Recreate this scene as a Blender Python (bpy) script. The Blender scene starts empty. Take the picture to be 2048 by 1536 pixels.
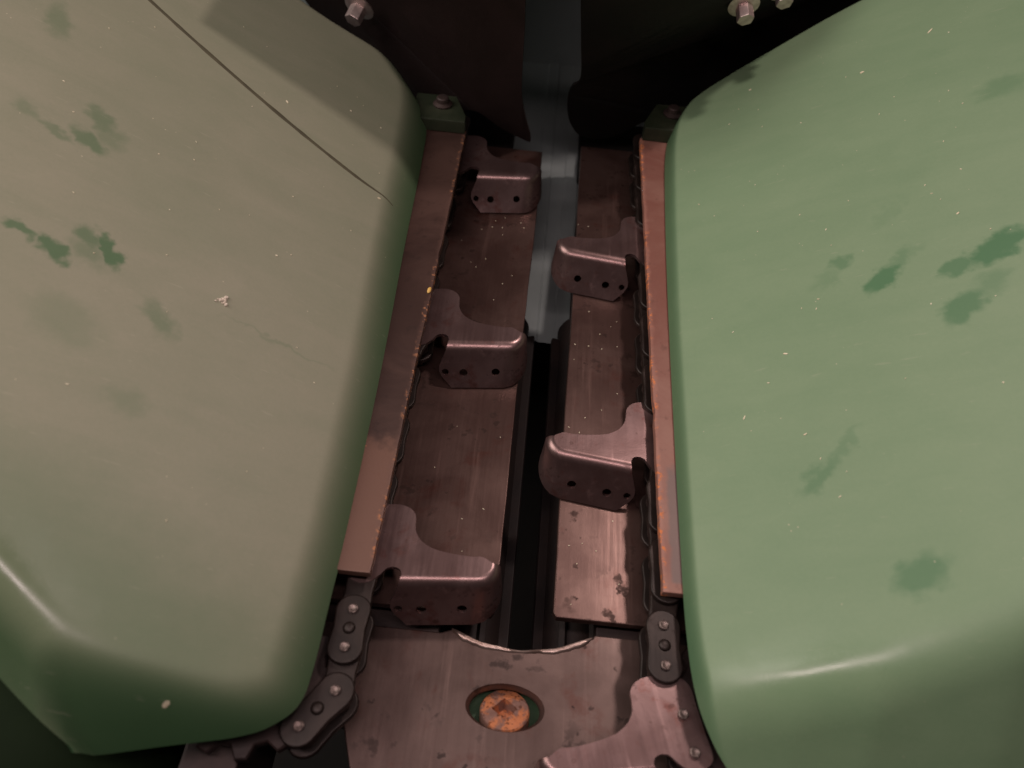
import bpy, bmesh, math, random
import numpy as np
from mathutils import Vector, Matrix

random.seed(7); rng = np.random.default_rng(7)
S = 0.001                      # everything below is written in millimetres
sc = bpy.context.scene
col = sc.collection

# ------------------------------------------------------------------ camera
TH, ROLL = math.radians(50.85), math.radians(6.03)
fwd = Vector((0, math.cos(TH), -math.sin(TH))); up0 = Vector((0, math.sin(TH), math.cos(TH))); rt0 = Vector((1, 0, 0))
rt = math.cos(ROLL)*rt0 + math.sin(ROLL)*up0
up = -math.sin(ROLL)*rt0 + math.cos(ROLL)*up0
cam_d = bpy.data.cameras.new('camera'); cam = bpy.data.objects.new('camera', cam_d); col.objects.link(cam)
M = Matrix((rt, up, -fwd)).transposed().to_4x4(); M.translation = Vector((0, 0, 0.55)); cam.matrix_world = M
cam_d.sensor_width = 36; cam_d.lens = 26.0; cam_d.clip_start = 0.02; cam_d.clip_end = 50
cam_d.dof.use_dof = True; cam_d.dof.focus_distance = 0.66; cam_d.dof.aperture_fstop = 5.0
sc.camera = cam

# ------------------------------------------------------------------ world and lamps
w = bpy.data.worlds.new('World'); sc.world = w; w.use_nodes = True
bg = w.node_tree.nodes['Background']; bg.inputs[0].default_value = (1.0, 0.86, 0.80, 1); bg.inputs[1].default_value = 0.006

def lamp(name, loc, target, size, power, colour):
    d = bpy.data.lights.new(name, 'AREA'); d.shape = 'DISK'; d.size = size; d.energy = power; d.color = colour
    o = bpy.data.objects.new(name, d); col.objects.link(o); o.location = loc
    o.rotation_euler = (Vector(target)-Vector(loc)).to_track_quat('-Z', 'Y').to_euler()
    return o
lamp('ceiling_lamp', (-1.08, 0.45, 1.12), (0, 0.40, 0), 1.0, 12.3, (1.0, 0.90, 0.83))
lamp('work_lamp', (0.40, 0.82, 1.15), (0, 0.35, 0), 0.09, 4.2, (1.0, 0.80, 0.75))
tube = lamp('tube_lamp', (-0.12, -0.02, 1.00), (-0.12, 0.32, 0), 0.90, 4.4, (1.0, 0.79, 0.78))
tube.data.shape = 'RECTANGLE'; tube.data.size_y = 0.065

sc.view_settings.view_transform = 'Standard'; sc.view_settings.look = 'None'
sc.view_settings.exposure = 0.12; sc.view_settings.gamma = 1.0
sc.view_settings.use_curve_mapping = False

# ------------------------------------------------------------------ material helpers
class NT:
    def __init__(s, name):
        s.m = bpy.data.materials.new(name); s.m.use_nodes = True
        s.t = s.m.node_tree; s.b = s.t.nodes['Principled BSDF']
        s.tc = s.t.nodes.new('ShaderNodeTexCoord'); s.obj = s.tc.outputs['Object']
    def n(s, kind, **kw):
        o = s.t.nodes.new('ShaderNode'+kind)
        for k, v in kw.items(): setattr(o, k, v)
        return o
    def link(s, a, b): s.t.links.new(a, b)
    def set(s, sock, v):
        if hasattr(v, 'is_linked') or isinstance(v, bpy.types.NodeSocket): s.link(v, sock)
        else: sock.default_value = v
    def noise(s, scale, detail=4, rough=.55, vec=None, dist=0, out='Fac'):
        o = s.n('TexNoise'); o.inputs['Scale'].default_value = scale; o.inputs['Detail'].default_value = detail
        o.inputs['Roughness'].default_value = rough; o.inputs['Distortion'].default_value = dist
        s.link(vec if vec is not None else s.obj, o.inputs['Vector']); return o.outputs[out]
    def vor(s, scale, vec=None, feat='F1', rand=1.0):
        o = s.n('TexVoronoi', feature=feat); o.inputs['Scale'].default_value = scale; o.inputs['Randomness'].default_value = rand
        s.link(vec if vec is not None else s.obj, o.inputs['Vector']); return o.outputs['Distance']
    def step(s, v, a, b, lo=0., hi=1.):
        o = s.n('MapRange', interpolation_type='SMOOTHSTEP'); s.link(v, o.inputs[0])
        o.inputs[1].default_value = a; o.inputs[2].default_value = b; o.inputs[3].default_value = lo; o.inputs[4].default_value = hi
        return o.outputs[0]
    def math(s, op, a, b=0.0, c=None):
        o = s.n('Math', operation=op); s.set(o.inputs[0], a); s.set(o.inputs[1], b)
        if c is not None: s.set(o.inputs[2], c)
        return o.outputs[0]
    def mix(s, f, a, b):
        o = s.n('Mix', data_type='RGBA'); s.set(o.inputs[0], f)
        for sock, v in ((o.inputs[6], a), (o.inputs[7], b)):
            if isinstance(v, tuple): sock.default_value = (*v, 1)
            else: s.link(v, sock)
        return o.outputs[2]
    def bump(s, h, strength, dist=0.001, prev=None):
        o = s.n('Bump'); o.inputs['Strength'].default_value = strength; o.inputs['Distance'].default_value = dist
        s.link(h, o.inputs['Height'])
        if prev is not None: s.link(prev, o.inputs['Normal'])
        return o.outputs[0]
    def done(s, colour, rough, metal=0., normal=None, spec=None):
        s.set(s.b.inputs['Base Color'], (*colour, 1) if isinstance(colour, tuple) else colour)
        s.set(s.b.inputs['Roughness'], rough); s.set(s.b.inputs['Metallic'], metal)
        if normal is not None: s.link(normal, s.b.inputs['Normal'])
        if spec is not None: s.b.inputs['Specular IOR Level'].default_value = spec
        return s.m

def steel(name, c1, c2, stain, rough=.42, metal=.6, spot=.35, scale=1.0):
    """worn plate steel: cloudy tone, dark oil stains, pits, fine scratches along the travel direction"""
    t = NT(name)
    cloud = t.noise(14*scale, 5, .6, dist=.4)
    c = t.mix(t.step(cloud, .35, .68), c1, c2)
    st = t.math('MULTIPLY', t.step(t.noise(55*scale, 4, .6), .57, .66), t.step(t.noise(9*scale, 2), .40, .56))
    wv = t.n('VectorMath', operation='MULTIPLY_ADD'); t.link(t.noise(160*scale, 3, out='Color'), wv.inputs[0]); wv.inputs[1].default_value = (.012/scale,)*3; t.link(t.obj, wv.inputs[2])
    v = t.vor(62*scale, vec=wv.outputs[0])
    size = t.math('MULTIPLY', t.noise(31*scale, 2), .34)
    pits = t.math('MULTIPLY', t.step(t.math('SUBTRACT', size, v), -.02, .07), t.step(t.noise(17*scale, 2), .44, .56))
    dark = t.math('MAXIMUM', t.math('MULTIPLY', st, .75), t.math('MULTIPLY', pits, .8))
    dark = t.math('MULTIPLY', dark, spot*2)
    red = t.math('MULTIPLY', t.step(t.noise(19*scale, 4, .6, dist=.8), .52, .68), t.step(t.noise(75*scale, 4, .65), .38, .60))
    c = t.mix(t.math('MULTIPLY', red, .55), c, (c1[0]*.95, c1[1]*.48, c1[2]*.38))
    rub = t.n('Mapping'); t.link(t.obj, rub.inputs[0]); rub.inputs['Scale'].default_value = (95, 5, 95)
    c = t.mix(t.math('MULTIPLY', t.step(t.noise(1., 4, .6, vec=rub.outputs[0]), .56, .74), .45), c, tuple(min(1, v*1.7) for v in c2))
    c = t.mix(dark, c, stain)
    mp = t.n('Mapping'); t.link(t.obj, mp.inputs[0]); mp.inputs['Scale'].default_value = (420, 18, 420)
    scr = t.noise(1.0, 3, .6, vec=mp.outputs[0])
    fine = t.noise(900, 2, .5)
    r = t.math('ADD', t.math('MULTIPLY', scr, .16), t.math('ADD', rough-.08, t.math('MULTIPLY', dark, .25)))
    nb = t.bump(fine, .10, .0003); nb = t.bump(cloud, .06, .002, nb)
    return t.done(c, r, metal, nb)

def hood_mat(name, green, dust, marks, gloss, amount, lay):
    t = NT(name)
    sep = t.n('SeparateXYZ'); geo = t.n('NewGeometry'); t.link(geo.outputs['Normal'], sep.inputs[0])
    flat = t.step(sep.outputs[2], *lay)                     # dust only lies where the shell is not steep
    cloud = t.noise(7, 4, .55, dist=.5); c2 = t.noise(28, 4, .6)
    ms = t.n('Mapping'); t.link(t.obj, ms.inputs[0]); ms.inputs['Rotation'].default_value = (0, 0, -.6); ms.inputs['Scale'].default_value = (9, 34, 12)
    smear = t.math('MULTIPLY', t.math('SUBTRACT', t.noise(1., 5, .6, vec=ms.outputs[0], dist=.6), .5), .34)
    grit = t.math('MULTIPLY', t.math('SUBTRACT', t.noise(330, 4, .7), .5), .20)
    flat = t.math('MULTIPLY', flat, t.math('ADD', 1., t.math('ADD', smear, grit)))
    base = t.math('MULTIPLY', flat, t.math('ADD', amount-.17, t.math('ADD', t.math('MULTIPLY', cloud, .26), t.math('MULTIPLY', c2, .10))))
    wob = t.n('TexNoise'); wob.inputs['Scale'].default_value = 85; wob.inputs['Detail'].default_value = 4; t.link(t.obj, wob.inputs['Vector'])
    off = t.n('VectorMath', operation='SUBTRACT'); t.link(wob.outputs['Color'], off.inputs[0]); off.inputs[1].default_value = (.5, .5, .5)
    sc_ = t.n('VectorMath', operation='SCALE'); t.link(off.outputs[0], sc_.inputs[0]); sc_.inputs['Scale'].default_value = .022
    pos = t.n('VectorMath', operation='ADD'); t.link(t.obj, pos.inputs[0]); t.link(sc_.outputs[0], pos.inputs[1])
    def spots(lst):
      wipe = None
      for (x, y, rx, ry, ang, st, soft) in lst:
        mp = t.n('Mapping', vector_type='TEXTURE'); t.link(pos.outputs[0], mp.inputs[0])
        mp.inputs['Location'].default_value = (x*S, y*S, 0); mp.inputs['Rotation'].default_value = (0, 0, math.radians(ang))
        mp.inputs['Scale'].default_value = (rx*S, ry*S, 1)
        s2 = t.n('SeparateXYZ'); t.link(mp.outputs[0], s2.inputs[0])
        q = t.math('SQRT', t.math('ADD', t.math('POWER', s2.outputs[0], 2.), t.math('POWER', s2.outputs[1], 2.)))
        m = t.step(q, 1.05+soft, .85-soft, 0, st)
        wipe = m if wipe is None else t.math('MAXIMUM', wipe, m)
      return wipe
    wipe = t.math('MULTIPLY', spots(marks), .84)                                         # finger and paw smudges where the dust is wiped off
    keep = t.math('SUBTRACT', 1., wipe)
    d = t.math('MULTIPLY', base, keep)
    gv = t.mix(t.noise(5, 3), green, tuple(v*.82 for v in green))
    c = t.mix(d, gv, dust)
    fl = t.math('MULTIPLY', t.step(t.vor(150), .10, .05), t.step(t.noise(40, 2), .60, .66))
    c = t.mix(t.math('MULTIPLY', fl, .7), c, (.55, .50, .36))
    mp = t.n('Mapping'); t.link(t.obj, mp.inputs[0]); mp.inputs['Rotation'].default_value = (0, 0, .5); mp.inputs['Scale'].default_value = (30, 260, 60)
    sx = t.step(t.noise(1., 3, .6, vec=mp.outputs[0]), .66, .74)
    c = t.mix(t.math('MULTIPLY', sx, .12), c, (.5, .47, .36))
    r = t.math('SUBTRACT', t.math('ADD', .56, t.math('MULTIPLY', cloud, .06)), t.math('MULTIPLY', spots(gloss), .40))
    nb = t.bump(t.noise(420, 3, .6), .10, .0006); nb = t.bump(t.noise(11, 2), .25, .004, nb)
    return t.done(c, r, 0, nb, .5)

def plain(name, c1, c2, rough, metal=0., scale=30, bumpy=.15, bs=300, spec=.5):
    t = NT(name)
    c = t.mix(t.step(t.noise(scale, 5, .6), .35, .7), c1, c2)
    return t.done(c, t.math('ADD', rough-.06, t.math('MULTIPLY', t.noise(scale*2, 3), .12)), metal, t.bump(t.noise(bs, 3), bumpy, .0008), spec)

def rust_strip(name, c1, c2, orange, edge_x, side, patch, patch_c):
    """rusty flat bar; orange flakes gather along the inner edge, one outlined patch, worn on the right bar, a painted reflection on the left"""
    t = NT(name)
    c = t.mix(t.step(t.noise(10, 5, .62, dist=.6), .36, .66), c1, c2)
    c = t.mix(t.math('MULTIPLY', t.step(t.noise(70, 5, .65), .56, .70), .45), c, tuple(v*.5 for v in c1))
    sp = t.n('SeparateXYZ'); t.link(t.obj, sp.inputs[0])
    near = t.math('MULTIPLY', t.math('SUBTRACT', sp.outputs[0], edge_x*S), float(side))
    nz = t.noise(60, 5, .65)
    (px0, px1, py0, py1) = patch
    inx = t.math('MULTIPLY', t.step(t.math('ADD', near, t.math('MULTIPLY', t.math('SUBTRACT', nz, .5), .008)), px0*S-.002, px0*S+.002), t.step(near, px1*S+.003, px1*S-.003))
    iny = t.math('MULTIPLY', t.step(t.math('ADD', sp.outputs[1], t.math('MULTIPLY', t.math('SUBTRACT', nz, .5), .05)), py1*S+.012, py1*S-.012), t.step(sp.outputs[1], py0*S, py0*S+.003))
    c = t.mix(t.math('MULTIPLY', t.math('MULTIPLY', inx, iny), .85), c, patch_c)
    e = t.step(t.math('ADD', near, t.math('MULTIPLY', nz, .012)), .0105, .0065)
    fl = t.math('MULTIPLY', t.step(t.noise(210, 4, .6), .52, .60), t.math('MULTIPLY', e, t.step(t.noise(22, 3), .42, .58)))
    fl = t.math('MAXIMUM', fl, t.math('MULTIPLY', t.step(t.noise(150, 5, .7), .69, .75), .5))
    c = t.mix(t.math('MULTIPLY', e, .35), c, tuple(min(1, v*1.6) for v in c2))
    c = t.mix(t.math('MULTIPLY', fl, .85), c, orange)
    return t.done(c, t.math('ADD', .52, t.math('MULTIPLY', fl, .3)), t.math('SUBTRACT', .12, t.math('MULTIPLY', fl, .12)), t.bump(t.noise(170, 5, .6), .18, .0008))

MT = {}
MT['deck'] = steel('deck_steel', (.088, .049, .041), (.140, .085, .072), (.020, .009, .006), .36, .66, .46)
MT['front'] = steel('front_plate_steel', (.090, .057, .049), (.140, .093, .081), (.018, .010, .008), .39, .58, .48)
MT['lug'] = steel('lug_steel', (.180, .113, .107), (.250, .165, .158), (.04, .016, .011), .33, .82, .3, 1.6)
MT['link'] = steel('chain_steel', (.017, .011, .009), (.036, .024, .020), (.02, .011, .008), .46, .45, .4, 1.8)
MT['pin'] = plain('pin_steel', (.26, .20, .18), (.06, .042, .038), .45, .7, 380, .6, 700)
MT['bolt'] = plain('zinc_bolt', (.72, .58, .55), (.52, .40, .38), .36, .75, 120)
MT['worn'] = plain('worn_bright_steel', (.46, .35, .31), (.26, .18, .15), .36, .8, 90, .3, 300)
MT['strip_l'] = rust_strip('rusty_bar_brown', (.036, .016, .012), (.070, .036, .028), (.42, .17, .07), -85, -1, (-2, 40, 215, 330), (.150, .075, .052))  # orange patch near the front end is a warm reflection painted into the colour
MT['strip_r'] = rust_strip('rusty_bar_orange', (.200, .078, .058), (.26, .130, .100), (.66, .20, .055), 122, 1, (7, 60, 232, 330), (.15, .108, .100))
MT['rubber'] = plain('black_rubber', (.0065, .0055, .005), (.012, .008, .007), .72, 0, 18, .2, 200, .25)
MT['rubber_red'] = plain('brown_black_rubber', (.016, .008, .007), (.022, .011, .010), .70, 0, 18, .2, 200, .25)
MT['roll'] = plain('stalk_roll_iron', (.007, .0035, .0028), (.014, .006, .004), .7, 0., 25, .4, 160)
MT['green_paint'] = plain('dusty_green_paint', (.011, .017, .007), (.026, .031, .016), .55, 0, 30, .2, 240)
MT['green_dark'] = plain('dark_green_plastic', (.006, .014, .004), (.009, .019, .006), .75, 0, 8, .1, 200, .15)
MT['case'] = plain('green_gearcase', (.025, .085, .030), (.045, .10, .04), .5, 0, 60)
MT['frame'] = plain('dark_frame_steel', (.030, .020, .018), (.055, .034, .030), .55, .3, 30)
MT['trough'] = plain('grey_painted_steel', (.22, .255, .252), (.25, .285, .28), .45, .0, 9, .1, 160)
MT['ground'] = plain('dirty_concrete', (.012, .010, .009), (.022, .018, .016), .9, 0, 6)
MT['seam'] = plain('dirt_filled_groove', (.055, .048, .026), (.075, .066, .036), .8, 0, 60)
MT['straw'] = plain('dry_husk', (.62, .55, .38), (.78, .72, .55), .7, 0, 300)
MT['mud'] = plain('pale_dried_mud', (.50, .42, .34), (.72, .64, .54), .9, 0, 500, .6, 700)
t = NT('plug_rust'); o_ = t.step(t.noise(70, 5, .65, dist=.5), .44, .58)
MT['plug'] = t.done(t.mix(t.math('MULTIPLY', t.step(t.noise(300, 3), .55, .65), .8), t.mix(o_, (.23, .125, .098), (.52, .185, .078)), (.11, .035, .015)),
                    .55, .25, t.bump(t.noise(220, 5, .65), .6, .0012))

# ------------------------------------------------------------------ mesh helpers
def tag(o, label=None, cat=None, group=None, kind=None):
    if label: o['label'] = label
    if cat: o['category'] = cat
    if group: o['group'] = group
    if kind: o['kind'] = kind
    return o
def link(name, me, mat, parent=None, smooth=35, weighted=True):
    if mat is not None: me.materials.clear(); me.materials.append(mat)
    if smooth:
        for p in me.polygons: p.use_smooth = True
        me.set_sharp_from_angle(angle=math.radians(smooth))
    o = bpy.data.objects.new(name, me); col.objects.link(o); o.parent = parent
    if smooth and weighted:
        wn = o.modifiers.new('normals', 'WEIGHTED_NORMAL'); wn.keep_sharp = True
    return o
def empty(name, loc=(0, 0, 0)):
    o = bpy.data.objects.new(name, None); col.objects.link(o); o.location = [v*S for v in loc]; o.empty_display_size = .02
    return o
def to_mesh(bm, name='m'):
    bmesh.ops.recalc_face_normals(bm, faces=bm.faces)
    me = bpy.data.meshes.new(name); bm.to_mesh(me); bm.free(); return me
def extrude_outline(pts, z_top, thick, bevel=0., seg=2, ripple=None):
    bm = bmesh.new()
    top = [bm.verts.new((x*S, y*S, z_top*S)) for x, y in pts]
    bot = [bm.verts.new((x*S, y*S, (z_top-thick)*S)) for x, y in pts]
    bm.faces.new(top); bm.faces.new(list(reversed(bot))); n = len(pts)
    for i in range(n): bm.faces.new((top[i], bot[i], bot[(i+1) % n], top[(i+1) % n]))
    bmesh.ops.recalc_face_normals(bm, faces=bm.faces)
    if bevel:
        tops = set(top)
        ed = [e for e in bm.edges if (e.verts[0] in tops) and (e.verts[1] in tops)]
        bmesh.ops.bevel(bm, geom=ed, offset=bevel*S, segments=seg, profile=.5, affect='EDGES')
    return bm
def box(x0, x1, y0, y1, z0, z1, bevel=0.):
    bm = bmesh.new(); bmesh.ops.create_cube(bm, size=1)
    for v in bm.verts: v.co = Vector((((x0+x1)/2+v.co.x*(x1-x0))*S, ((y0+y1)/2+v.co.y*(y1-y0))*S, ((z0+z1)/2+v.co.z*(z1-z0))*S))
    if bevel: bmesh.ops.bevel(bm, geom=list(bm.edges), offset=bevel*S, segments=2, profile=.5, affect='EDGES')
    return bm
def lathe(profile, n=32, axis_m=None):
    """profile: (r, z) list revolved around z; closed where r=0"""
    bm = bmesh.new(); rings = []
    for r, z in profile:
        if r < 1e-6: rings.append([bm.verts.new((0, 0, z*S))])
        else: rings.append([bm.verts.new((r*math.cos(2*math.pi*i/n)*S, r*math.sin(2*math.pi*i/n)*S, z*S)) for i in range(n)])
    for a, b in zip(rings, rings[1:]):
        for i in range(n):
            j = (i+1) % n
            if len(a) == 1: bm.faces.new((a[0], b[i], b[j]))
            elif len(b) == 1: bm.faces.new((a[i], a[j], b[0]))
            else: bm.faces.new((a[i], a[j], b[j], b[i]))
    if axis_m is not None: bm.transform(axis_m)
    return bm
def bake(o):
    dg = bpy.context.evaluated_depsgraph_get(); me = bpy.data.meshes.new_from_object(o.evaluated_get(dg)); return me
def cut(o, cutters):
    for c in cutters:
        m = o.modifiers.new('cut', 'BOOLEAN'); m.operation = 'DIFFERENCE'; m.solver = 'EXACT'; m.object = c
    bpy.context.view_layer.update()
    me = bake(o)
    for c in cutters: bpy.data.objects.remove(c)
    return me
def tmp(bm):
    o = bpy.data.objects.new('cutter', to_mesh(bm)); col.objects.link(o); return o
def catmull(pts, per=14):
    P = np.array(pts, float); P = np.vstack([2*P[0]-P[1], P, 2*P[-1]-P[-2]]); out = []
    for i in range(1, len(P)-2):
        for k in range(per):
            u = k/per; a, b, c, d = P[i-1], P[i], P[i+1], P[i+2]
            out.append(.5*((2*b)+(c-a)*u+(2*a-5*b+4*c-d)*u*u+(3*b-a-3*c+d)*u**3))
    out.append(P[-2]); return np.array(out)
def smin(a, b, k):
    h = np.clip(.5+.5*(b-a)/k, 0, 1); return b*(1-h)+a*h-k*h*(1-h)

# ------------------------------------------------------------------ setting
g = bmesh.new(); bmesh.ops.create_grid(g, x_segments=1, y_segments=1, size=4.0)
for v in g.verts: v.co.z = -.42; v.co.y += .5
tag(link('ground', to_mesh(g), MT['ground'], smooth=0), kind='structure')
# trough floor behind the row unit: pressed sheet with shallow ribs
xs = [-420, -60, -20, 4, 7, 22, 25, 42, 45, 60, 63, 110, 480]
hs = [0, 0, 0, 0, 2, 2, 0, 0, 1.5, 1.5, 0, 0, 0]
bm = bmesh.new(); rows = []
for y, dz in ((590, -92), (640, -86), (900, -70), (1178, -58)):
    rows.append([bm.verts.new((x*S, y*S, (dz+h)*S)) for x, h in zip(xs, hs)])
for a, b in zip(rows, rows[1:]):
    for i in range(len(xs)-1): bm.faces.new((a[i], a[i+1], b[i+1], b[i]))
tag(link('trough_floor', to_mesh(bm), MT['trough'], smooth=25), kind='structure')

bm = box(-700, 800, 1180, 1190, -70, 330, 2)
tag(link('rear_panel', to_mesh(bm), MT['trough']), kind='structure')

# unseen cover added above and behind the row unit to shade the trough
bm = extrude_outline([(-250, 712), (-30, 694), (60, 694), (66, 880), (500, 960), (500, 1180), (-500, 1180), (-420, 960), (-260, 850)], 307, 5, 0)
tag(link('shade_cover', to_mesh(bm), MT['rubber'], smooth=0), kind='structure')

# ------------------------------------------------------------------ deck plates
def deck(name, x_in0, x_in1, x_out, y0, y1, label):
    n = 24; inner = []
    for i in range(n+1):
        u = i/n; inner.append((x_in0+(x_in1-x_in0)*u+.5*math.sin(9*u+x_out)+random.uniform(-.25, .25), y0+(y1-y0)*u))
    sgn = 1 if x_out > x_in0 else -1
    inner[0] = (inner[0][0]+sgn*2.5, inner[0][1]); inner.insert(1, (x_in0, y0+4))
    pts = [(x_out, y0)] + inner + [(x_out, y1)]
    if sgn < 0: pts = pts[::-1]
    o = link(name, to_mesh(extrude_outline(pts, 0, 7, 1.1, 3)), MT['deck'])
    return tag(o, label, 'deck plate', 'deck plates either side of the slot')
deck('deck_plate', 5, 8, -150, 219, 838, 'stained brown steel deck plate under the left chain, on the left of the dark slot')
deck('deck_plate', 50, 58, 185, 223, 860, 'brown steel deck plate with square front edge on the right of the dark slot')

# ------------------------------------------------------------------ stalk rolls under the slot
def stalk_roll(x, phase, label):
    r = tag(empty('stalk_roll', (x, 185, -82)), label, 'stalk roll', 'stalk rolls under the slot')
    prof = [(0, -110), (6, -108), (24, -10), (25, 0), (25, 415), (21, 423), (0, 424)]
    bm = lathe(prof, 28, Matrix.Rotation(-math.pi/2, 4, 'X')); link('core', to_mesh(bm), MT['roll'], r)
    for k in range(6):
        a = phase+k*math.pi/3
        bm = box(-3, 3, 12, 396, 20, 33, 1.2); bm.transform(Matrix.Rotation(a, 4, 'Y'))
        link('blade', to_mesh(bm), MT['roll'], r)
    bm = lathe([(0, 0), (12, 0), (12, 260), (0, 260)], 20, Matrix.Translation((0, .424, 0)) @ Matrix.Rotation(-math.pi/2, 4, 'X')); link('shaft', to_mesh(bm), MT['frame'], r)
stalk_roll(-12, .30, 'dark fluted iron roll under the left deck plate, seen through the slot')
stalk_roll(72, .75, 'rusty dark fluted roll under the right deck plate, its blade showing in the slot')

# ------------------------------------------------------------------ frame under the chains, front plate
def rail(x0, x1, label):
    bm = box(x0, x1, 60, 900, -90, 8, 3)
    tag(link('frame_rail', to_mesh(bm), MT['frame']), label, 'frame rail', 'rails of the row frame')
rail(-190, -152, 'dark steel frame rail in the shadow below the left green hood')
rail(190, 228, 'dark steel frame rail in the shadow below the right green hood')

arc = []
for i in range(33):
    u = i/32; x = -26+(82+26)*u; a = (u-.5)*2
    arc.append((x, 195.5+13.5*a*a+(4.5*u)+.35*math.sin(23*u)))
pts = [(-78, -70), (150, -70), (158, 100), (158, 216), (84, 216)] + arc[::-1] + [(-34, 206), (-150, 206), (-150, 150), (-92, 132), (-80, 100)]
fp = tag(empty('front_plate', (0, 100, -10)), 'broad stained steel nose plate with oval hole in front of the slot', 'steel plate')
bm = extrude_outline(pts, -10, 8, 1.4, 3)
o = link('plate', to_mesh(bm), MT['front'], smooth=0, weighted=False)
hx, hy = 19.5, 156.3
cm = Matrix.Translation((hx*S, hy*S, -10*S)) @ Matrix.Diagonal((1, .58, 1, 1))
me = cut(o, [tmp(lathe([(0, -14), (25.0, -14), (26, -3.5), (29.2, .6), (29.2, 4), (0, 4)], 64, cm))]); bpy.data.objects.remove(o)
o = link('plate', me, MT['front'], fp); o.matrix_parent_inverse = Matrix.Translation((0, -.1, .01))
for xa, xb in ((-150, -36), (86, 158)):                     # dark filler boxes added to hide lit ground in the gap behind the plate
    o = link('dark_filler', to_mesh(box(xa, xb, 170, 262, -34, -20, 2)), MT['frame'], fp); o.matrix_parent_inverse = Matrix.Translation((0, -.1, .01))
# bright, hammered lip round the notch
bm = bmesh.new(); rings = []
for i, (x, y) in enumerate(arc):
    u = i/32; wdt = (1.2+4.6*abs(u-.5)*2*(1-.75*max(0, abs(u-.5)*2-.86)/.14))*(.85+.3*random.random())
    h = 1.1+1.5*min(1, abs(u-.5)*3)
    if i in (0, 32): wdt *= .3; h *= .4
    rings.append([bm.verts.new((x*S, (y+1.4)*S, -13.5*S)), bm.verts.new((x*S, (y+.6)*S, (-10+h*.7)*S)), bm.verts.new((x*S, (y-wdt*.4)*S, (-10+h)*S)),
                  bm.verts.new((x*S, (y-wdt*.8)*S, (-10+h*.5)*S)), bm.verts.new((x*S, (y-wdt)*S, -10.4*S))])
for a, b in zip(rings, rings[1:]):
    for k in range(4): bm.faces.new((a[k], a[k+1], b[k+1], b[k]))
o = tag(link('worn_lip', to_mesh(bm), MT['worn'], fp, smooth=60), 'bright worn lip of the curved notch'); o.matrix_parent_inverse = Matrix.Translation((0, -.1, .01))

bm = lathe([(0, -44), (30, -44), (36, -36), (0, -36)], 40, Matrix.Translation((hx*S, hy*S, 0)))
tag(link('gearcase_cover', to_mesh(bm), MT['case']), 'green painted gearcase cover glimpsed at the bottom of the oval hole', 'cover')
pl = bpy.data.objects.new('t', to_mesh(lathe([(0, -22), (18.2, -22), (18.2, 1.2), (17.2, 2.6), (12.5, 3.4), (0, 3.4)], 48))); col.objects.link(pl)
sq = bmesh.new(); bmesh.ops.create_cone(sq, cap_ends=True, segments=4, radius1=7.5*S, radius2=10.5*S, depth=15*S)
for v in sq.verts: v.co.z += 1*S
me = cut(pl, [tmp(sq)]); bpy.data.objects.remove(pl)
for v in me.vertices:
    if v.co.z > .0015: v.co.z += random.uniform(-.0003, .0004)
o = link('pipe_plug', me, MT['plug']); o.location = (19.8*S, 156.0*S, -20*S); o.rotation_euler = (math.radians(-24), 0, math.radians(4))
tag(o, 'rusty orange round plug with square recess in the oval hole', 'plug')

# ------------------------------------------------------------------ chain guide bars
def guide(x_in, x_out, y0, y1, mat, label, notch):
    n = 46; side = 1 if x_out > x_in else -1; e = []
    for i in range(n+1):
        y = y0+(y1-y0)*i/n; x = x_in+side*abs(random.gauss(0, .28))
        for (ny, dp) in notch:
            if abs(y-ny) < 10: x += side*dp*math.exp(-((y-ny)/3.5)**2)
        e.append((x, y))
    pts = [(x_out, y0+random.uniform(-.5, .5))] + e + [(x_out, y1)]
    if side < 0: pts = pts[::-1]
    o = link('chain_guide_bar', to_mesh(extrude_outline(pts, 58, 6.5, 1.3, 2)), mat)
    return tag(o, label, 'guide bar', 'rusty guide bars over the chains')
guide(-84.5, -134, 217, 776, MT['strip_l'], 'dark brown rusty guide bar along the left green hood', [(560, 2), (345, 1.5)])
guide(121.5, 176, 226, 800, MT['strip_r'], 'orange flecked rusty guide bar along the right green hood', [(243, 3.4), (620, 1.2), (390, 1.5)])

# ------------------------------------------------------------------ gathering chains
def stadium(pitch, r, waist=.9, n=10):
    p = []
    for i in range(n+1): a = math.pi*i/n; p.append((r*math.cos(a), pitch/2+r*math.sin(a)))
    p.append((-r*waist, 0))
    for i in range(n+1): a = math.pi+math.pi*i/n; p.append((r*math.cos(a), -pitch/2+r*math.sin(a)))
    p.append((r*waist, 0)); return p
PITCH = 29.5
def plate_mesh(z, th, r):
    me = to_mesh(extrude_outline(stadium(PITCH, r), z, th, 1.6, 3)); me.materials.append(MT['link'])
    for p in me.polygons: p.use_smooth = True
    me.set_sharp_from_angle(angle=math.radians(40)); return me
ME_outer = plate_mesh(45, 4.2, 12.4); ME_inner = plate_mesh(39.6, 4.2, 11.2); ME_low = plate_mesh(18, 4.2, 12.4)
def pin_mesh():
    me = to_mesh(lathe([(0, 12), (3.6, 12), (3.6, 45.4), (3.4, 46.6), (2.6, 47.1), (1.5, 46.6), (0, 46.2)], 18)); me.materials.append(MT['pin'])
    for p in me.polygons: p.use_smooth = True
    me.set_sharp_from_angle(angle=math.radians(40)); return me
ME_pin = pin_mesh()
me = to_mesh(lathe([(0, 45.0), (4.4, 45.0), (3.8, 46.2), (2.0, 46.8), (0, 46.9)], 16)); me.materials.append(MT['link'])
for p in me.polygons: p.use_smooth = True
ME_dimple = me
me = to_mesh(lathe([(0, 20), (8, 20), (8, 34), (0, 34)], 18)); me.materials.append(MT['frame']); ME_roller = me

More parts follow.
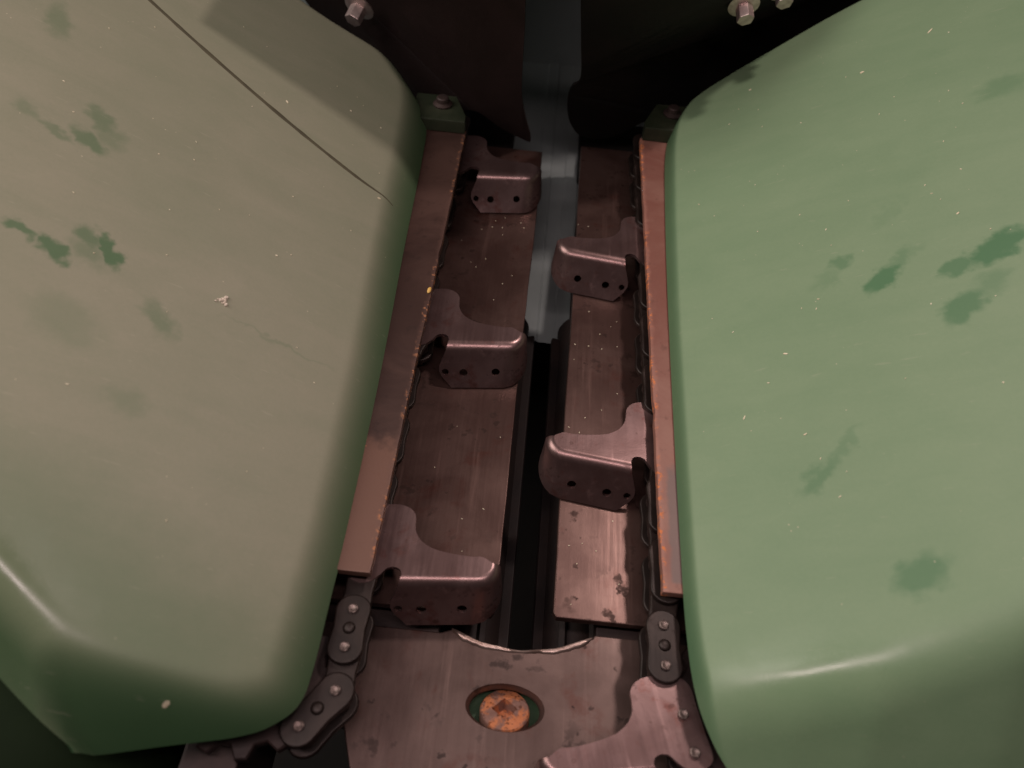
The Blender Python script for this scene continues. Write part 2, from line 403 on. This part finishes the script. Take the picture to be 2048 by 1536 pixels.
def lug_mesh():
    """pressed lug: flat link plate with a tail, rolled front edge, face leaning forward, cupped inner end. x points to the slot, y along the chain, bend line on y=0"""
    r_f = 10.5; tilt = math.radians(27); drop = 38.5
    xo = lambda v: np.interp(v, [0, .25, .5, .68, 1], [28, 24.5, 21, 21.5, 34])
    path = []                                              # plan path of the fillet's top tangent, its outward normal, face length factor
    for i in range(19):
        u = i/18; path.append(('s', u, Vector((.12, -1)).normalized(), 1.0))
    A, B = Vector((28, 9.0)), Vector((83, 15.5)); Cc = B+Vector((-.12, 1)).normalized()*11
    arc_pts = []
    for i in range(1, 11):
        a = math.radians(-83.2+i*9.0); n2 = Vector((math.cos(a), math.sin(a))); arc_pts.append((Cc+n2*11, n2))
    bm = bmesh.new(); cols = []
    rows = [('f', k/6) for k in range(7)] + [('w', k/7) for k in range(1, 8)]
    N = len(path)+len(arc_pts)
    for i in range(N):
        c = []
        for kind, q in rows:
            if kind == 'f': a = q*(math.pi/2-tilt); out = r_f*math.sin(a); dz = r_f*(1-math.cos(a)); vface = .12*q
            else:
                a = math.pi/2-tilt; L = (drop-r_f*(1-math.cos(a)))*q; out = r_f*math.sin(a)+L*math.tan(tilt); dz = r_f*(1-math.cos(a))+L; vface = .12+.88*q
            if i < len(path):
                u = path[i][1]; p0 = A.lerp(B, u)
                x_start = float(xo(vface)); x = x_start+(83-x_start)*u
                p = Vector((x, p0.y-.0))+Vector((0, -1))*out*1.0
                if kind == 'w': p.y += 0
            else:
                base, n2 = arc_pts[i-len(path)]; fr = (i-len(path)+1)/len(arc_pts)
                sh = 1-.50*fr**1.6
                if kind == 'w':
                    L2 = (drop-r_f*(1-math.cos(math.pi/2-tilt)))*q*sh; out = r_f*math.sin(math.pi/2-tilt)+L2*math.tan(tilt)*(1-.9*fr); dz = r_f*(1-math.cos(math.pi/2-tilt))+L2
                p = base+n2*out*(1-.25*fr)
            c.append(bm.verts.new((p.x*S, p.y*S, (45-dz)*S)))
        cols.append(c)
    for a, b in zip(cols, cols[1:]):
        for k in range(len(rows)-1): bm.faces.new((a[k], a[k+1], b[k+1], b[k]))
    front = [c[0] for c in cols]                           # along the bend from notch to tip
    back = catmull([(92.5, 28.5), (85, 32.5), (76, 31.8), (60, 33), (47, 36), (38, 42), (33, 50), (31.5, 58), (30.5, 66), (26, 72), (18, 75), (8, 74), (-4, 71), (-10.5, 62), (-11, 45), (-11, 25), (-11.5, 8), (-8, 1), (0, -2), (7, 0.5), (12, 6), (16.5, 13), (21.5, 15), (26, 13.5), (27.6, 10.5)], 5)
    bv = [bm.verts.new((x*S, y*S, 45*S)) for x, y in back]
    f = bm.faces.new(front+bv)
    bmesh.ops.recalc_face_normals(bm, faces=bm.faces)
    if f.normal.z < 0: bmesh.ops.reverse_faces(bm, faces=bm.faces)
    me = bpy.data.meshes.new('lug'); bm.to_mesh(me); bm.free()
    o = bpy.data.objects.new('t', me); col.objects.link(o)
    m = o.modifiers.new('s', 'SOLIDIFY'); m.thickness = 3.4*S; m.offset = -1; m.use_even_offset = True
    cs = []
    ax = Vector((0, -math.cos(tilt), math.sin(tilt)))
    for hx_, down, rr in ((44, 25, 3.9), (74, 24, 3.9), (27, 24.5, 3.2)):
        yc = A.y+(B.y-A.y)*(hx_-28)/55 - r_f*math.sin(math.pi/2-tilt) - (down-4)*math.tan(tilt)
        bmc = lathe([(0, -9), (rr, -9), (rr, 9), (0, 9)], 20, Matrix.Translation((hx_*S, yc*S, (45-down)*S)) @ ax.to_track_quat('Z', 'Y').to_matrix().to_4x4())
        cs.append(tmp(bmc))
    me = cut(o, cs); bpy.data.objects.remove(o)
    me.materials.clear(); me.materials.append(MT['lug'])
    for p in me.polygons: p.use_smooth = True
    me.set_sharp_from_angle(angle=math.radians(38)); return me
ME_lug = lug_mesh()
ME_lug_m = ME_lug.copy()
for v in ME_lug_m.vertices: v.co.x *= -1
ME_lug_m.flip_normals()

def put(name, me, parent, x, y, rot=0., sy=1., wn=True, z=0):
    o = bpy.data.objects.new(name, me); col.objects.link(o); o.parent = parent
    o.matrix_parent_inverse = Matrix.Translation(-parent.location) if parent.parent is None else Matrix.Identity(4)
    o.location = (x*S, y*S, z*S); o.rotation_euler = (0, 0, math.radians(rot)); o.scale = (1, sy, 1)
    if wn: m = o.modifiers.new('normals', 'WEIGHTED_NORMAL'); m.keep_sharp = True
    return o
def chain(cx, side, links, label):
    """links: (centre y, stretch, is_lug, x shift, rotation)"""
    root = tag(empty('gathering_chain', (cx, 450, 10)), label, 'chain', 'gathering chains beside the slot')
    prev = None
    for (y, st, lug, dx, rot) in links:
        if y > 235 and not lug: dx = dx-side*4                 # straight run tucked under the guide bar
        x = cx+dx; R_ = Matrix.Rotation(math.radians(rot), 2)
        if lug:
            off = R_ @ Vector((0, -26*st))
            put('lug', ME_lug if side > 0 else ME_lug_m, root, x+off.x, y+off.y, rot, st, z=-4.6)
        else:
            pl_ = put('link_plate', ME_outer, root, x, y, rot, st)
            put('dimple', ME_dimple, root, x, y, rot, 1, False)
        put('link_plate', ME_low, root, x, y, rot, st)
        ends = []
        for s in (1, -1):
            o2 = R_ @ Vector((0, s*PITCH*st/2)); ends.append(Vector((x, y))+o2)
            put('pin', ME_pin, root, x+o2.x, y+o2.y, 0, 1, False, z=((-4 if y < 235 else -14) if lug else 0)); put('roller', ME_roller, root, x+o2.x, y+o2.y, 0, 1, False)
        if prev is not None:
            a, b = prev, ends[1]; mid = (a+b)/2; d = b-a
            put('inner_plate', ME_inner, root, mid.x, mid.y, math.degrees(math.atan2(d.y, d.x))-90, max(.7, d.length/PITCH))
        prev = ends[0]
    return root
Lx, Rx = -93.5, 124.5
chain(Lx, 1, [(128.5, 1, 0, -8.5, -37), (182, .9, 0, 0, 0), (241, .86, 1, 0, 0), (300, 1, 0, 0, 0), (359, 1, 0, 0, 0), (418, 1, 0, 0, 0), (477, 1, 1, 3, 0),
               (541, 1.1, 0, 0, 0), (607, 1.1, 0, 0, 0), (674, 1.1, 0, 0, 0), (744, 1.05, 1, 2, 0), (806, 1, 0, 0, 0)],
      'left gathering chain of dark steel links with three bent lugs, beside the left guide bar')
chain(Rx, -1, [(138, .80, 1, 14, 15), (193, .95, 0, 0, 0), (250, .97, 0, 0, 0), (306, .97, 0, 0, 0), (362, .97, 1, 8.5, 0), (425, 1.07, 0, 0, 0), (489, 1.07, 0, 0, 0), (553, 1.07, 0, 0, 0),
                (619, 1.05, 1, 7, 0), (680, 1.05, 0, 0, 0), (744, 1.05, 0, 0, 0), (804, 1, 0, 0, 0)],
      'right gathering chain of dark steel links with shiny bent lugs, beside the right guide bar')
def sprocket(x, y, label):
    pts = []
    for k in range(13):
        for a, r in ((-.16, 47), (-.07, 55), (.07, 55), (.16, 47)):
            q = 2*math.pi*k/13+a; pts.append((x+r*math.cos(q), y+r*math.sin(q)))
    tag(link('idler_sprocket', to_mesh(extrude_outline(pts, 30, 8, 1, 1)), MT['frame']), label, 'sprocket', 'idler sprockets at the chain noses')
sprocket(-152, 152, 'dark idler sprocket under the nose of the left chain')
sprocket(183, 160, 'dark idler sprocket under the nose of the right chain')

# ------------------------------------------------------------------ green hoods
def hood_z(x, y, P, spec):
    """plan position -> height: sloping roof, front fall beyond the ridge, steep rounded side wall"""
    x0, z0, k, bow, ridge, m, steep, rimz, kr, kw, sgn = spec
    tx = sgn*(x-x0)
    roof = z0+k*tx-bow*np.maximum(tx, 0)**2
    yr = np.interp(tx, [r[0] for r in ridge], [r[1] for r in ridge])
    front = roof+m*(y-yr)
    z = smin(roof, front, kr)
    pts = np.stack([x.ravel(), y.ravel()], 1); d = np.full(len(pts), 1e9)
    if sgn < 0: P = P[:round(len(P)*15/19)]                # the left free edge has no side wall
    for a, b in zip(P, P[1:]):
        ab = b-a; L = ab@ab
        if L < 1e-9: continue
        t_ = np.clip(((pts-a)@ab)/L, 0, 1); q = a+t_[:, None]*ab-pts; d = np.minimum(d, np.hypot(q[:, 0], q[:, 1]))
    wall = rimz+steep*d.reshape(x.shape)
    return smin(z, wall, kw)
def hood(name, ctrl, far, spec, mat, label, nv=90):
    P = catmull(ctrl, 14); Q = catmull(far, 14); n = len(P)
    g_ = np.linspace(0, 1, nv)**2.1
    X = P[:, 0][:, None]*(1-g_)+Q[:, 0][:, None]*g_; Y = P[:, 1][:, None]*(1-g_)+Q[:, 1][:, None]*g_
    Z = hood_z(X, Y, P[::2], spec)
    root = tag(empty(name, (X.mean(), Y.mean(), 60)), label, 'hood', 'green plastic row hoods')
    verts = np.stack([X, Y, Z], 2).reshape(-1, 3)*S
    faces = [(i*nv+j, i*nv+j+1, (i+1)*nv+j+1, (i+1)*nv+j) for i in range(n-1) for j in range(nv-1)]
    me = bpy.data.meshes.new('shell'); me.from_pydata(verts.tolist(), [], faces); me.update()
    if me.polygons[len(faces)//2].normal.z < 0: me.flip_normals()
    o = link('shell', me, mat, root, smooth=70, weighted=False); o.matrix_parent_inverse = Matrix.Translation(-root.location)
    m = o.modifiers.new('wall_thickness', 'SOLIDIFY'); m.thickness = 5*S; m.offset = -1
    return root, P
spec_r = (135, 74, .56, .00012, [(0, 150), (25, 149), (57, 151), (98, 158), (170, 184), (400, 300)], 1.25, 5.5, 60, 25, 18, 1)
ctrl_r = [(520, 1010), (354, 945), (266, 898), (186, 849), (161, 816), (150, 765), (145, 675), (140, 519), (137, 345), (136, 257), (136, 201), (139, 160), (147, 135), (163, 114), (190, 92), (230, 70), (300, 52), (400, 40), (520, 35)]
far_r = [(600, 1000), (600, 985), (600, 965), (600, 935), (600, 890), (600, 805), (600, 690), (600, 520), (600, 345), (600, 262), (600, 212), (600, 178), (600, 152), (600, 130), (600, 108), (600, 86), (600, 64), (600, 45), (600, 36)]
spec_l = (-110, 74, .56, .00012, [(0, 100), (60, 106), (85, 110), (122, 122), (156, 145), (240, 212), (400, 340)], 1.5, 2.6, 60, 26, 34, -1)
ctrl_l = [(-420, 960), (-262, 876), (-181, 852), (-146, 812), (-132, 775), (-126, 700), (-120, 549), (-112, 385), (-108, 253), (-108, 199), (-108, 150), (-111, 127), (-123, 113), (-142, 104), (-181, 95), (-222, 86), (-232, 88), (-275, 116), (-350, 172), (-520, 300)]
far_l = [(-600, y_) for y_ in (990, 970, 945, 915, 885, 850, 800, 750, 715, 700, 685, 672, 660, 648, 636, 622, 610, 590, 560, 480)]
#MARKS
marks_l = [(-390, 487, 10, 6, -30, .35, .4), (-367, 478, 13, 5, -20, .50, .4), (-347, 484, 15, 8, -35, .70, .35), (-350, 512, 15, 8, -50, .55, .4), (-337, 497, 12, 9, -50, .35, .45),
           (-348, 376, 11, 6, -10, .85, .25), (-327, 371, 12, 8, -45, .95, .25), (-313, 393, 13, 8, -55, .75, .35), (-299, 388, 15, 5.5, -55, 1.0, .25), (-310, 380, 12, 9, -40, .45, .5),
           (-300, 319, 24, 15, -30, .26, .5), (-255, 348, 16, 8, -50, .50, .4), (-251, 277, 12, 9, 0, .28, .5), (-414, 600, 22, 7, -70, .42, .5), (-182, 371, 36, 1.6, -6, .28, .6), (-215, 135, 150, 62, -25, .60, .75), (-300, 190, 90, 40, -40, .35, .8)]
marks_r = [(366, 477, 25, 12, 35, 1.0, .22), (338, 465, 13, 9, 30, .80, .3), (291, 470, 19, 9, 45, .95, .25), (306, 487, 16, 6, 45, .45, .5), (267, 500, 9, 7, 40, .60, .4), (255, 483, 12, 8, 45, .30, .5),
           (330, 422, 19, 11, 45, .80, .3), (351, 440, 17, 8, 40, .42, .5), (422, 679, 22, 12, 20, .40, .5), (222, 296, 19, 6.5, 50, .55, .4), (240, 318, 16, 4, 50, .35, .5), (261, 216, 15, 11, 40, .70, .35), (310, 545, 18, 6, 50, .2, .6)]
#ENDMARKS
MT['hood_r'] = hood_mat('dusty_green_hood_right', (.050, .165, .068), (.212, .300, .178), marks_r, [(200, 152, 52, 30, 12, 1., .7)], .80, (-.25, .80))
MT['hood_l'] = hood_mat('dusty_green_hood_left', (.046, .122, .047), (.258, .246, .178), marks_l, [(-268, 146, 48, 26, -35, 1., .7)], .84, (.25, .92))  # dust browner than on the right, warm tint of the light painted in
hr, PR = hood('divider_hood', ctrl_r, far_r, spec_r, MT['hood_r'], 'right dusty pale green plastic hood with a bright glint on its front fold')
hl, PL = hood('divider_hood', ctrl_l, far_l, spec_l, MT['hood_l'], 'left brownish dusty green hood crossed by a dark diagonal seam')
def zl(x, y): return float(hood_z(np.array([[float(x)]]), np.array([[float(y)]]), PL[::2], spec_l)[0, 0])
def zr(x, y): return float(hood_z(np.array([[float(x)]]), np.array([[float(y)]]), PR[::2], spec_r)[0, 0])
def on_hood(name, path, width, mat, parent, zf, rise=.5):
    """narrow raised bead that follows the shell"""
    P = catmull(path, 10); bm = bmesh.new(); rows = []
    for i, (x, y) in enumerate(P):
        tv = P[min(i+1, len(P)-1)]-P[max(i-1, 0)]; tv = tv/np.hypot(*tv); nv_ = np.array([-tv[1], tv[0]])
        wd = width*(.85+.3*random.random())*min(1, (len(P)-i)/12+.2)
        row = []
        for s, h in ((-1, -.4), (-.5, rise), (.5, rise), (1, -.4)):
            q = np.array([x, y])+nv_*s*wd/2; row.append(bm.verts.new((q[0]*S, q[1]*S, (zf(*q)+h)*S)))
        rows.append(row)
    for a, b in zip(rows, rows[1:]):
        for k in range(3): bm.faces.new((a[k], a[k+1], b[k+1], b[k]))
    o = link(name, to_mesh(bm), mat, parent, smooth=60, weighted=False); o.matrix_parent_inverse = Matrix.Translation(-parent.location); return o

# ------------------------------------------------------------------ dark boxes added below the flaps to stand in for shade
def shade_box(x0, x1, y0, y1, label):
    tag(link('rear_shade_box', to_mesh(box(x0, x1, y0, y1, -110, -50, 6)), MT['rubber']), label, 'shade box', 'added shade boxes at the rear of the row unit')
shade_box(-160, -34, 842, 1010, 'dark box added for the shade behind the left deck plate')
shade_box(60, 200, 874, 1010, 'dark box added for the shade behind the right deck plate')

# ------------------------------------------------------------------ rubber flaps and brackets behind the hoods
def flap(outline, y_at, mat, label, thick=6):
    """hanging sheet: outline in (x, z); y_at gives the sheet's depth at x, z"""
    pts = catmull(outline+[outline[0]], 6)[:-1]
    root = tag(empty('rubber_flap', (pts[:, 0].mean(), 850, 0)), label, 'rubber flap', 'black rubber flaps above the chains')
    bm = bmesh.new()
    f = [bm.verts.new((x*S, y_at(x, z)*S, z*S)) for x, z in pts]; b = [bm.verts.new((x*S, (y_at(x, z)+thick)*S, z*S)) for x, z in pts]
    bm.faces.new(f); bm.faces.new(b[::-1]); n = len(f)
    for i in range(n): bm.faces.new((f[i], b[i], b[(i+1) % n], f[(i+1) % n]))
    o = link('sheet', to_mesh(bm), mat, root, smooth=40, weighted=False); o.matrix_parent_inverse = Matrix.Translation(-root.location)
    return root
def bolt(parent, loc, axis, r=9, L=11, washer=True):
    q = Vector(axis).normalized().to_track_quat('Z', 'Y').to_matrix().to_4x4()
    bm = bmesh.new(); bmesh.ops.create_cone(bm, cap_ends=True, segments=6, radius1=r*S, radius2=r*S, depth=L*S)
    bmesh.ops.bevel(bm, geom=list(bm.edges), offset=.9*S, segments=2, profile=.5, affect='EDGES')
    bm.transform(Matrix.Translation(Vector(loc)*S) @ q @ Matrix.Translation((0, 0, (L/2+3)*S)))
    inv = Matrix.Translation(-parent.location)
    h = link('bolt', to_mesh(bm), MT['bolt'], parent, smooth=30); h.matrix_parent_inverse = inv
    if washer:
        bm = lathe([(0, 0), (r*1.75, 0), (r*1.8, 1.6), (r*1.1, 3.6), (0, 3.6)], 28, Matrix.Translation(Vector(loc)*S) @ q)
        wsh = link('washer', to_mesh(bm), MT['bolt'], h, smooth=30)
        wsh.matrix_parent_inverse = inv if False else Matrix.Identity(4)
    return h
ramp = lambda a: max(0., a)
fl_y = lambda x, z: 850-.5*z+.95*ramp(-x-120)        # the sheets lean forward over the chains and splay back along the hoods
fr_y = lambda x, z: 880-.5*z+.85*ramp(x-150)
fl = flap([(-28, 300), (-27, 265), (-26, 231), (-25, 194), (-25, 144), (-24, 95), (-18, 55), (-9, 9), (-23, 13), (-49, 30), (-74, 54), (-93, 56), (-125, 36), (-190, 36), (-300, 45), (-420, 210), (-330, 270)], fl_y, MT['rubber_red'],
          'brown black rubber flap ending in a pointed tip, hanging above the left chain')
fr = flap([(20, 300), (24, 257), (28, 222), (36, 162), (42, 110), (34, 96), (31, 78), (33, 52), (41, 24), (58, 3), (94, 6), (137, 50), (184, 62), (300, 80), (420, 190), (330, 225), (150, 238), (70, 300)], fr_y, MT['rubber'],
          'black rubber flap with a straight inner edge, hanging above the right chain')
bolt(fl, (-225, fl_y(-225, 142)-1, 142), (-.30, -1, -.5), 10, 18)
bolt(fr, (199, fr_y(199, 216)-1, 216), (.15, -1, -.5), 9, 16)
bolt(fr, (243, fr_y(243, 222)-1, 222), (.15, -1, -.5), 9, 16)
# torn rubber edge lying on the right hood's rear rim
bm = bmesh.new(); rows = []
for i in range(60):
    u = i/59; x = 214+(352-214)*u; y = 866+(945-866)*u
    jag = (4+5*u)*(1+.9*math.sin(i*.9+.5*math.sin(i*.37)))+random.uniform(0, 3.0)+(10 if i % 17 == 9 else 0)*u
    y0 = y-2-jag*.9*min(1, u*5)
    rows.append([bm.verts.new((x*S, yy*S, (zr(x, yy)+hh)*S)) for yy, hh in ((y0, .4), (y0+.6, 3.2), (y+8, 3.2+4), (y+8, 3))])
for a, b in zip(rows, rows[1:]):
    for k in range(3): bm.faces.new((a[k], a[k+1], b[k+1], b[k]))
o = tag(link('torn_edge', to_mesh(bm), MT['rubber'], fr, smooth=0), 'jagged torn rubber edge on the green hood'); o.matrix_parent_inverse = Matrix.Translation(-fr.location)
#ENDFLAPS

def bracket(x0, x1, y0, y1, z0, z1, bx_, by_, label):
    s = 1 if x1 > x0 else -1
    pts = [(x0, y0), (x1, y0), (x1, y1), (x0+s*16, y1), (x0, y0+14)]
    if s < 0: pts = pts[::-1]
    root = tag(empty('mounting_bracket', ((x0+x1)/2, (y0+y1)/2, z0)), label, 'bracket', 'green brackets at the rear of the guide bars')
    o = link('block', to_mesh(extrude_outline(pts, z1, z1-z0, 2, 2)), MT['green_paint'], root); o.matrix_parent_inverse = Matrix.Translation(-root.location)
    bm = lathe([(0, 0), (11, 0), (11.5, 2), (7.5, 4), (7.2, 9), (6, 10), (0, 10)], 20, Matrix.Translation((bx_*S, by_*S, z1*S)))
    o = link('stud', to_mesh(bm), MT['frame'], root); o.matrix_parent_inverse = Matrix.Translation(-root.location)
bracket(-86, -150, 768, 822, 59, 74, -116, 800, 'dull green bracket behind the left guide bar')
bracket(124, 190, 794, 850, 59, 76, 158, 828, 'dusty green bracket with a dark stud behind the right guide bar')

# ------------------------------------------------------------------ seam, crumb, husks, front snout
on_hood('seam', [(-420, 716), (-377, 690), (-316, 658), (-247, 626), (-178, 600), (-136, 590)], 6.0, MT['seam'], hl, zl, .35)
bm = bmesh.new()
for k in range(11):
    a = rng.normal(0, 1, 2)*2.6; r_ = rng.uniform(.7, 2.0)
    bmesh.ops.create_icosphere(bm, subdivisions=1, radius=r_*S, matrix=Matrix.Translation(((-225+a[0])*S, (388+a[1])*S, (zl(-225+a[0], 388+a[1])+.4)*S)))
for v in bm.verts: v.co += Vector(rng.normal(0, .00025, 3))
tag(link('mud_crumb', to_mesh(bm), MT['mud'], smooth=0), 'pale crumb of dried mud stuck in the middle of the left hood', 'mud crumb')
def husks(spots, zf, label):
    bm = bmesh.new()
    for (x, y, ln, wd, ang) in spots:
        c, s_ = math.cos(ang), math.sin(ang); q = []
        for a, b in ((-1, -.3), (-.4, -1), (.7, -.8), (1, .2), (.2, 1), (-.8, .7)):
            px_, py_ = x+(a*c*ln-b*s_*wd)/2, y+(a*s_*ln+b*c*wd)/2; q.append((px_, py_))
        lo = [bm.verts.new((p[0]*S, p[1]*S, (zf(*p)-.1)*S)) for p in q]; hi = [bm.verts.new((p[0]*S, p[1]*S, (zf(*p)+.55)*S)) for p in q]
        bm.faces.new(hi)
        for i in range(6): bm.faces.new((lo[i], lo[(i+1) % 6], hi[(i+1) % 6], hi[i]))
    tag(link('husk_flecks', to_mesh(bm), MT['straw'], smooth=0), label, 'husk flecks', kind='stuff')
sp = [(395, 807, 9, 1.6, .9), (233, 807, 2.6, 1.6, .3), (216, 412, 3.4, 1.3, -.4), (182, 357, 4, .9, 1.2), (218, 332, 2.6, 1, .5), (351, 524, 2.6, 1.4, .8), (330, 770, 4, 2.4, .3)]
for _ in range(46): sp.append((rng.uniform(165, 430), rng.uniform(190, 800), rng.uniform(.6, 2.2), rng.uniform(.4, .9), rng.uniform(0, 3)))
husks([q for q in sp if q[1] < 840], zr, 'tiny pale husk flecks scattered over the right green hood')
sp = [(-247, 650, 3.6, 1.5, -.9), (-196, 690, 1.8, 1.3, 0), (-166, 690, 1.4, 1.2, 0), (-206, 455, 1.8, 1.2, .5), (-148, 585, 3, 1.6, .2), (-178, 110, 5, 2.0, .6)]
for _ in range(34): sp.append((rng.uniform(-400, -150), rng.uniform(200, 760), rng.uniform(.5, 1.7), rng.uniform(.4, .8), rng.uniform(0, 3)))
husks(sp, zl, 'tiny pale flecks scattered over the left hood')
sp = [(rng.uniform(-75, 2), rng.uniform(225, 700), rng.uniform(.7, 2.2), rng.uniform(.4, .9), rng.uniform(0, 3)) for _ in range(34)]
sp += [(rng.uniform(56, 108), rng.uniform(228, 700), rng.uniform(.7, 2.0), rng.uniform(.4, .9), rng.uniform(0, 3)) for _ in range(30)]
husks(sp, lambda x, y: 0., 'tiny pale chaff specks lying on the two brown deck plates')
# dark snout ahead of the left hood: tapering half shell
bm = bmesh.new(); rows = []
for y, wd, zt in ((130, 200, 55), (40, 190, 20), (-80, 165, -30), (-260, 115, -90), (-430, 40, -160), (-470, 6, -180)):
    row = []
    for k in range(17):
        a = math.pi*k/16; row.append(bm.verts.new(((-400+wd*math.cos(a))*S, (y+.35*wd*(1-math.sin(a)))*S, (zt-110+130*math.sin(a)**.8*min(1, wd/150))*S)))
    rows.append(row)
for a, b in zip(rows, rows[1:]):
    for k in range(16): bm.faces.new((a[k], a[k+1], b[k+1], b[k]))
o = link('row_snout', to_mesh(bm), MT['green_dark'], smooth=60, weighted=False)
m = o.modifiers.new('thickness', 'SOLIDIFY'); m.thickness = .005
tag(o, 'dark green snout in the shadow below the front edge of the left hood', 'snout')
# bit of corn kernel on the left guide bar's edge
bm = bmesh.new(); bmesh.ops.create_icosphere(bm, subdivisions=2, radius=1)
for v in bm.verts: v.co = Vector((( -87+v.co.x*2.0)*S, (503+v.co.y*4.2+v.co.x)*S, (58.8+v.co.z*1.5)*S)) + Vector(rng.normal(0, .0001, 3))
MT['kernel'] = plain('yellow_kernel', (.62, .36, .08), (.75, .50, .16), .5, 0, 300)
tag(link('corn_kernel', to_mesh(bm), MT['kernel'], smooth=60, weighted=False), 'tiny yellow bit of corn kernel on the edge of the left guide bar', 'corn kernel')
